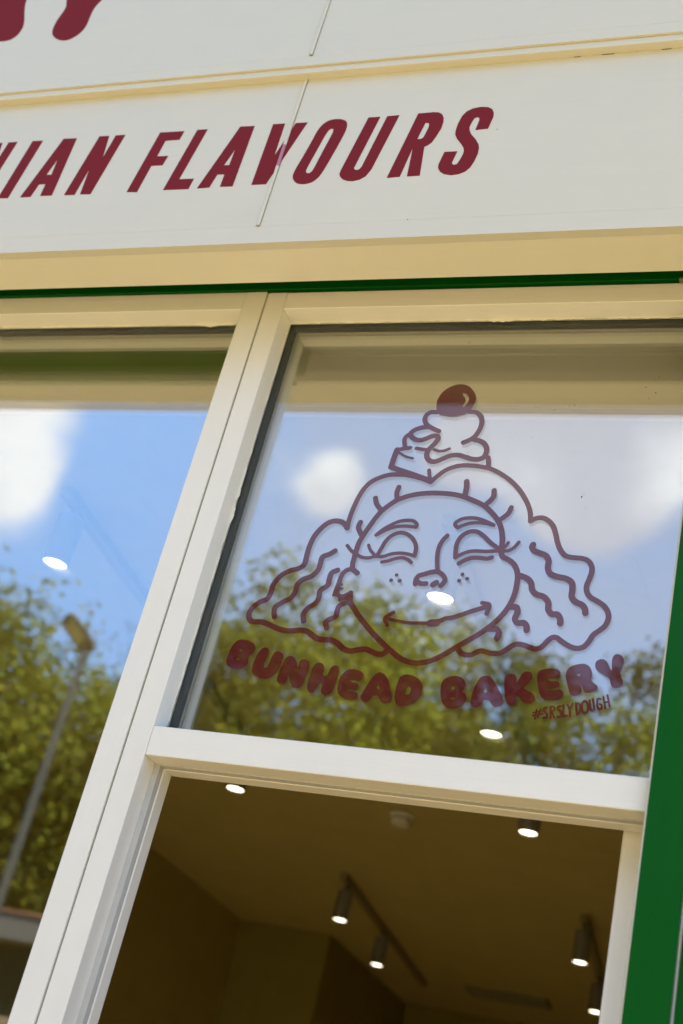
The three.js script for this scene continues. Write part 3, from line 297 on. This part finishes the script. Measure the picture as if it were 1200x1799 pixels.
// ---------------------------------------------------------------- the sign over the windows
const sign = tag(group('shop_sign'), 'cream sign board with maroon capitals and moulding over the windows', 'sign');
{
  const X = [-5, -1.148, 1.2], XU = [-5, -1.142, 1.2];
  for (const i of [0, 1]) {
    mesh('panel', box(X[i] + 0.0042, X[i + 1] - 0.0012, 3.3005, 3.7035, 0.196, 0.214, 0.0006), M.fascia, sign);
    mesh('panel', box(XU[i] + 0.0042, XU[i + 1] - 0.0012, 3.7485, 4.5, 0.205, 0.237, 0.0006), M.fascia, sign);
  }
  mesh('bottom_rail', box(-5, 1.2, 3.258, 3.3003, 0.194, 0.2141, 0.0003), M.fascia, sign);
  mesh('upper_rail', box(-5, 1.2, 3.7205, 3.7483, 0.205, 0.2372, 0.0006), M.fascia, sign);
  mesh('moulding', box(-5, 1.2, 3.7035, 3.7203, 0.19, 0.232, 0.0015), M.fascia, sign);
  mesh('cornice', box(-5.05, 1.25, 4.5, 4.58, -0.098, 0.3, 0.006), M.cream, sign);
  mesh('soffit_board', box(-5, 1.2, 3.2588, 3.274, 0.0985, 0.1928, 0.001), M.litsoffit, sign);
  mesh('joint_strip', [tube([[-1.148, 3.301, 0.2148], [-1.148, 3.7033, 0.2148]], [0.0034, 0.0034], 12)], M.fascia, sign);
  mesh('joint_strip', [tube([[-1.142, 3.749, 0.2378], [-1.142, 4.5, 0.2378]], [0.0034, 0.0034], 12)], M.fascia, sign);
  const ys = V_JOINT.filter((_, i) => i % 2).map((v) => v / 1000), lo = Math.min(...ys), hi = Math.max(...ys);
  mesh('painted_joint', tube([[-1.148, lo + 0.012, 0.2149], [-1.148, hi - 0.012, 0.2149]], [0.0036, 0.0036], 12), M.pink, sign);
  // battens behind the soffit board: green over the tall window, cream over the other
  mesh('batten', box(-5, -1.2, 3.2745, 3.4, 0.1, 0.12, 0.001), M.darkgreen, sign); mesh('batten', box(-1.198, 1.2, 3.2745, 3.4, 0.1, 0.12, 0.001), M.cream, sign);
  for (const [x0, x1, y] of [[-0.536, -0.512, 3.7022], [-0.4235, -0.4055, 3.7023], [-0.589, -0.577, 3.7024]]) mesh('paint_crack', box(x0, x1, y - 0.0006, y + 0.0005, 0.2138, 0.2146, 0), M.speck, sign);
  for (const [x, y] of [[-0.8425, 3.3005], [-0.47, 3.7035], [-0.71, 3.52], [-1.9, 3.41]]) { const c = new THREE.CircleGeometry(0.0012, 8); c.scale(0.7, 1.3, 1); c.translate(x, y, 0.2147); mesh('nail_mark', c, M.speck, sign); }
  mesh('side_return', box(-5.02, -5.001, 3.258, 4.498, -0.098, 0.237, 0.002), M.fascia, sign); mesh('side_return', box(1.201, 1.22, 3.258, 4.498, -0.098, 0.237, 0.002), M.fascia, sign);
  mesh('bracket', box(-0.372, -0.33, 3.3135, 3.319, 0.002, 0.012, 0.001), M.rawwood, sign);
}
// outlines in millimetres on the board's plane -> shapes
function loop(flat, smooth) {
  const p = []; for (let i = 0; i < flat.length; i += 2) p.push(new THREE.Vector3(flat[i] / 1000, flat[i + 1] / 1000, 0));
  if (!smooth) return p.map((q) => new THREE.Vector2(q.x, q.y));
  return new THREE.CatmullRomCurve3(p, true, 'centripetal').getPoints(p.length * 4).slice(0, -1).map((q) => new THREE.Vector2(q.x, q.y));
}
function outline(d, smooth) { const s = new THREE.Shape(loop(d.o, smooth)); for (const h of d.h) s.holes.push(new THREE.Path(loop(h, smooth))); return s; }
for (const d of FASCIA_LETTERS) {
  const g = new THREE.ExtrudeGeometry(outline(d, d.s), { depth: 0.0011, bevelEnabled: false });
  g.translate(0, 0, d.z - 0.0005); mesh('letter', uvMetres(g), M.maroon, sign);
}

// ---------------------------------------------------------------- the decal on the pane
const decal = tag(group('window_decal'), 'maroon line-drawn face logo and lettering stuck on the upper pane', 'decal');
{
  let layer = 0;
  const lift = () => G0 - 0.0177 + 0.00002 * layer++;
  function ribbon(flat, width) {
    const p = []; for (let i = 0; i < flat.length; i += 2) p.push(new THREE.Vector3(flat[i] / 1000, flat[i + 1] / 1000, 0));
    const q = p.length > 2 ? new THREE.CatmullRomCurve3(p, false, 'centripetal').getPoints(p.length * 5) : p, z = lift(), h = width / 2000, pos = [], idx = [];
    const t = (i) => new THREE.Vector3().subVectors(q[Math.min(i + 1, q.length - 1)], q[Math.max(i - 1, 0)]).normalize();
    q.forEach((c, i) => { const d = t(i); pos.push(c.x - d.y * h, c.y + d.x * h, z, c.x + d.y * h, c.y - d.x * h, z); if (i) { const o = i * 2; idx.push(o - 2, o - 1, o, o, o - 1, o + 1); } });
    for (const [c, d] of [[q[0], t(0).negate()], [q[q.length - 1], t(q.length - 1)]]) {
      const o = pos.length / 3; pos.push(c.x, c.y, z);
      for (let k = 0; k <= 10; k++) { const a = (k / 10 - 0.5) * Math.PI, s = Math.sin(a), e = Math.cos(a); pos.push(c.x + h * (d.x * e - d.y * s), c.y + h * (d.y * e + d.x * s), z); if (k) idx.push(o, o + k, o + k + 1); }
    }
    const g = new THREE.BufferGeometry(); g.setAttribute('position', new THREE.Float32BufferAttribute(pos, 3)); g.setIndex(idx);
    g.setAttribute('normal', new THREE.Float32BufferAttribute(new Float32Array(pos.length).map((_, i) => (i % 3 === 2 ? 1 : 0)), 3));
    g.setAttribute('uv', new THREE.Float32BufferAttribute(pos.filter((_, i) => i % 3 < 2), 2));
    return g;
  }
  for (const d of DECAL_STROKES) mesh(d.n, d.s.map((s) => ribbon(s.p, s.w)), M.vinyl, decal);
  for (const [x, y, r] of FRECKLES) { const g = new THREE.CircleGeometry(r / 1000, 18); g.translate(x / 1000, y / 1000, lift()); mesh('freckle', g, M.vinyl, decal); }
  for (const d of DECAL_SHAPES) { const g = new THREE.ShapeGeometry(outline(d, true)); g.translate(0, 0, lift()); mesh(d.n.length === 1 ? 'letter' : d.n, g, M.vinyl, decal); }
}

// ---------------------------------------------------------------- inside the shop
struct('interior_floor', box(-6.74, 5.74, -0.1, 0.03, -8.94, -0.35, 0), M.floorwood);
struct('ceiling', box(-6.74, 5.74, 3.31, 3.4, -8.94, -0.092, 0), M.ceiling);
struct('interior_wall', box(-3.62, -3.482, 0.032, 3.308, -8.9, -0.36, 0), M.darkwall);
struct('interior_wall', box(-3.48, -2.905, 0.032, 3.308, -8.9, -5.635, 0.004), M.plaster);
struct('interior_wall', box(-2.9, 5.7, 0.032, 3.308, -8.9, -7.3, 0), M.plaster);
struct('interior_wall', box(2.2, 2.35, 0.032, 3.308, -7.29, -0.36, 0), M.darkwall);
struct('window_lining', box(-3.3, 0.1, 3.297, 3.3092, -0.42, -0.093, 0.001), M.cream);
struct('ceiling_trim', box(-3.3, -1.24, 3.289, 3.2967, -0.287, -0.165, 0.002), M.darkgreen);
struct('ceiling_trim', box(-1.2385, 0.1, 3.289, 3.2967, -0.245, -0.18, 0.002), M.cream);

function trackLight(label, a, b, lampZ) {
  const t = tag(group('track_light'), label, 'track light', 'track lights on the shop ceiling');
  const at = (z) => a[0] + (b[0] - a[0]) * (z - a[1]) / (b[1] - a[1]);
  const bar = new THREE.BoxGeometry(0.036, 0.03, Math.hypot(b[0] - a[0], b[1] - a[1])); bar.rotateY(Math.atan2(b[0] - a[0], b[1] - a[1])); bar.translate((a[0] + b[0]) / 2, 3.2945, (a[1] + b[1]) / 2);
  mesh('track', bar, M.track, t);
  for (const z of lampZ) {
    const x = at(z), prof = [[0.0001, 0.178], [0.012, 0.178], [0.012, 0.15], [0.035, 0.148], [0.0385, 0.144], [0.0385, 0.004], [0.037, 0], [0.034, 0], [0.033, 0.01], [0.0001, 0.01]].map((q) => new THREE.Vector2(...q));
    const body = mesh('lamp_head', new THREE.LatheGeometry(prof, 28), M.lampbody, t); body.position.set(x, 3.1015, z);
    const lens = new THREE.CircleGeometry(0.0325, 28); lens.rotateX(Math.PI / 2); lens.translate(0, 0.006, 0);
    mesh('lamp_lens', lens, M.lens, body);
    const s = new THREE.SpotLight(new THREE.Color(1, 0.82, 0.5), 2.6, 0, 0.75, 0.6, 2); s.position.set(x, 3.098, z); s.target.position.set(x, 0, z); s.castShadow = true; scene.add(s); scene.add(s.target);
  }
}
trackLight('dark ceiling track with two lamps, behind the tall window and the seam', [-2.106, -0.78], [-2.258, -2.64], [-0.852, -2.593]);
trackLight('short dark ceiling track with two lamps in the middle of the hatch opening', [-2.395, -4.28], [-2.56, -6.5], [-4.39, -5.264]);
trackLight('dark ceiling track with three lamps, behind the lower part of the logo pane', [-1.02, -0.85], [-1.143, -2.73], [-0.918, -1.787, -2.684]);
trackLight('short dark ceiling track with two lamps beside the open sash', [-1.235, -4.4], [-1.345, -5.75], [-4.488, -5.521]);
{
  const d = tag(group('smoke_detector', scene, -1.8185, 3.31, -3.28), 'small pale smoke detector on the ceiling between the lamp tracks', 'smoke detector');
  const L = (pr) => new THREE.LatheGeometry(pr.map((q) => new THREE.Vector2(...q)), 28);
  mesh('base', L([[0.0001, 0], [0.055, 0], [0.055, -0.012], [0.05, -0.02], [0.0001, -0.02]]), M.detector, d);
  mesh('chamber', L([[0.0001, -0.0205], [0.04, -0.0205], [0.042, -0.04], [0.036, -0.052], [0.0001, -0.056]]), M.detector, d);
  const v = tag(group('air_vent', scene, -2.02, 3.31, -6.47), 'dark slatted air vent on the ceiling at the back', 'vent');
  mesh('vent_frame', [box(-0.25, 0.25, -0.03, -0.001, -0.1, -0.08), box(-0.25, 0.25, -0.03, -0.001, 0.08, 0.1), box(-0.25, -0.23, -0.03, -0.001, -0.0798, 0.0798), box(0.23, 0.25, -0.03, -0.001, -0.0798, 0.0798)], M.track, v);
  for (let k = 0; k < 5; k++) mesh('slat', box(-0.2295, 0.2295, -0.024, -0.004, -0.066 + k * 0.03, -0.05 + k * 0.03, 0.001), M.track, v);
}

// ---------------------------------------------------------------- across the street (seen in the panes)
function leafCrown(cx, cy, cz, rx, ry, clumps, perClump, leaf, tint, dense) {
  const n = clumps * perClump, pos = new Float32Array(n * 18), col = new Float32Array(n * 18), nor = new Float32Array(n * 18), uv = new Float32Array(n * 12), centres = [];
  for (let c = 0; c < clumps; c++) {
    const a = rr(0, Math.PI * 2), w = rr(-1, 1), rad = Math.pow(rnd(), dense), s = Math.sqrt(1 - w * w);
    const bulge = 0.72 + 0.5 * noise3(Math.cos(a) * s * 2.2 + cx, w * 2.2 + cy, Math.sin(a) * s * 2.2 + cz);
    centres.push([cx + Math.cos(a) * s * rx * rad * bulge, cy + w * ry * rad * bulge, cz + Math.sin(a) * s * rx * rad * bulge, rr(0.45, 0.9) * Math.sqrt(rx / 3), rr(0.55, 1.4)]);
  }
  let k = 0;
  const n3v = new THREE.Vector3(), u = new THREE.Vector3(), v = new THREE.Vector3(), p = new THREE.Vector3();
  for (const [x, y, z, r, tone] of centres) for (let i = 0; i < perClump; i++) {
    p.set(gauss(), gauss(), gauss()).normalize().multiplyScalar(r * Math.pow(rnd(), 0.45) * (0.8 + 0.4 * rnd())); p.y *= 0.8;
    n3v.copy(p).normalize().multiplyScalar(0.6).add(V(rr(-1, 1), rr(-0.3, 1), rr(-1, 1))).normalize();
    u.set(rr(-1, 1), rr(-1, 0.4), rr(-1, 1)).cross(n3v).normalize(); v.crossVectors(n3v, u);
    const L = leaf * rr(0.6, 1.3), Wd = L * rr(0.4, 0.6), t = tone * rr(0.75, 1.25), yel = rr(0.85, 1.25);
    const q = [[-0.5, 0], [0, -0.5], [0.5, 0], [-0.5, 0], [0.5, 0], [0, 0.5]];
    for (let j = 0; j < 6; j++) {
      const o = (k * 6 + j) * 3;
      pos[o] = x + p.x + u.x * q[j][0] * L + v.x * q[j][1] * Wd; pos[o + 1] = y + p.y + u.y * q[j][0] * L + v.y * q[j][1] * Wd; pos[o + 2] = z + p.z + u.z * q[j][0] * L + v.z * q[j][1] * Wd;
      nor[o] = n3v.x; nor[o + 1] = n3v.y; nor[o + 2] = n3v.z;
      col[o] = tint[0] * t * yel; col[o + 1] = tint[1] * t; col[o + 2] = tint[2] * t;
    }
    k++;
  }
  const g = new THREE.BufferGeometry();
  g.setAttribute('position', new THREE.BufferAttribute(pos, 3)); g.setAttribute('normal', new THREE.BufferAttribute(nor, 3)); g.setAttribute('color', new THREE.BufferAttribute(col, 3)); g.setAttribute('uv', new THREE.BufferAttribute(uv, 2));
  return [g, centres];
}
function tree(label, az, dist, topEl, rx, ry, tint, clumps = 95) {
  const a = az * Math.PI / 180, x = -1.2 + dist * Math.sin(a), z = dist * Math.cos(a), top = 2.8 + dist * Math.tan((topEl + 0.6) * Math.PI / 180), cy = top - ry * 0.98;
  const t = tag(group('leafy_tree', scene, x, -0.02, z), label, 'tree', 'trees across the street');
  const [crown, centres] = leafCrown(0, cy, 0, rx, ry, Math.round(clumps * 1.5), 250, 0.115, tint, 0.42);
  const lean = rr(-0.3, 0.3), limbs = [tube([[0, -0.1, 0], [lean * 0.3, cy * 0.35, 0.05], [lean * 0.7, cy * 0.7, -0.05], [lean, cy + ry * 0.35, 0]], [0.2, 0.16, 0.12, 0.03], 9)];
  for (let i = 0; i < 16; i++) { const c = centres[(i * 7) % centres.length], y0 = Math.min(c[1] - 0.4, cy * rr(0.55, 0.95)); limbs.push(tube([[lean * 0.6, y0, 0], [c[0] * 0.45 + lean * 0.3, (y0 + c[1]) / 2 + 0.25, c[2] * 0.45], [c[0], c[1], c[2]]], [0.07, 0.045, 0.012], 6)); }
  mesh('trunk', limbs, M.bark, t); mesh('crown', crown, M.leaf, t);
}
const LIME = [0.20, 0.225, 0.018], OLIVE = [0.145, 0.165, 0.016], SHADED = [0.05, 0.07, 0.010];  // the darkest leaf tint has the shade of tree on tree painted in
tree('bright leafy tree at the outer edge, left of the lamp post', -39.3, 15, 19.4, 2.5, 2.1, LIME, 80);
tree('leafy tree directly behind the lamp post', -34.6, 18, 15.5, 2.8, 3.0, SHADED, 95);
tree('darker tree just right of the lamp post', -30.8, 16, 18.4, 1.9, 3.2, [0.09, 0.115, 0.012], 80);
tree('narrow tall tree at the seam edge of the logo pane', -27.6, 15, 23.0, 0.95, 3.2, OLIVE, 44);
tree('broad bright tree mirrored behind the drawn chin', -22.4, 14.5, 24.2, 2.1, 3.3, LIME, 90);
tree('second bright tree mirrored under the drawn smile', -17.6, 15, 24.4, 1.8, 3.3, LIME, 80);
tree('loose tree mirrored over the last letters', -13.0, 15.5, 23.8, 2.0, 3.4, OLIVE, 70);
tree('sparse tree mirrored at the pilaster side of the pane', -9.2, 16, 23.4, 2.0, 3.6, OLIVE, 58);
tree('tree further right of the panes', -2, 16, 22, 3, 3.6, OLIVE);
tree('dense dark tree at the back behind the lamp', -37.5, 23, 14.2, 4.0, 4, SHADED, 120);
tree('dense dark tree at the back behind the drawn hair', -25.5, 23, 19.4, 3.8, 4.2, SHADED, 110);
tree('dense dark tree at the back behind the letters', -14, 23, 20, 3.8, 4.2, SHADED, 110);
tree('dark tree far left beyond the low building', -48, 18, 17, 3.4, 3.6, OLIVE);
{ // street lamp
  const s = tag(group('street_lamp', scene, -6.15, -0.02, 6.99), 'grey street lamp with a flat head among the trees', 'street lamp');
  mesh('post', [tube([[0, 0, 0], [0, 1.2, 0]], [0.06, 0.06], 14), tube([[0, 1.2, 0], [0, 1.26, 0], [0, 5.62, 0]], [0.06, 0.042, 0.03], 14)], M.steel, s);
  const h = group('lamp_head', s, 0, 5.66, 0); { const L = V(-0.6, 0.6, -0.53).normalize(), U = V(0, 1, 0).addScaledVector(V(-0.66, 0, 0.75), 0.5); U.addScaledVector(L, -U.dot(L)).normalize(); const Z = L.clone().negate(), X = new THREE.Vector3().crossVectors(U, Z); h.quaternion.setFromRotationMatrix(new THREE.Matrix4().makeBasis(X, U, Z)); h.scale.setScalar(0.56); };
  const sh = new THREE.Shape(); sh.moveTo(-0.1, -0.09); sh.lineTo(0.1, -0.09); sh.quadraticCurveTo(0.17, 0.22, 0.12, 0.52); sh.quadraticCurveTo(0, 0.6, -0.12, 0.52); sh.quadraticCurveTo(-0.17, 0.22, -0.1, -0.09);
  const g = new THREE.ExtrudeGeometry(sh, { depth: 0.05, bevelEnabled: true, bevelSize: 0.012, bevelThickness: 0.014, bevelSegments: 3 }); g.rotateX(-Math.PI / 2); mesh('head_shell', g, M.steel, h);
  const gl = new THREE.BoxGeometry(0.2, 0.012, 0.36); gl.translate(0, -0.022, -0.27); mesh('head_glass', gl, M.track, h);
}
{ // low building across the street
  const b = tag(group('low_building', scene, -11.6, -0.02, 8.5), 'low flat-roofed brick building with a pale grey eaves board across the street', 'building');
  mesh('wall', box(-5, 5.5, 0, 2.9, 0, 3, 0.01), M.brick, b);
  mesh('window_band', box(-4.9, 5.4, 2.903, 3.5, 0.05, 2.95, 0.005), M.black, b);
  mesh('roof', box(-5.1, 5.75, 3.503, 3.72, -0.12, 3.1, 0.01), M.eaves, b);
  mesh('roof_edging', box(-5.12, 5.77, 3.722, 3.745, -0.14, 3.12, 0.006), M.terracotta, b);
}

renderer.render(scene, camera);
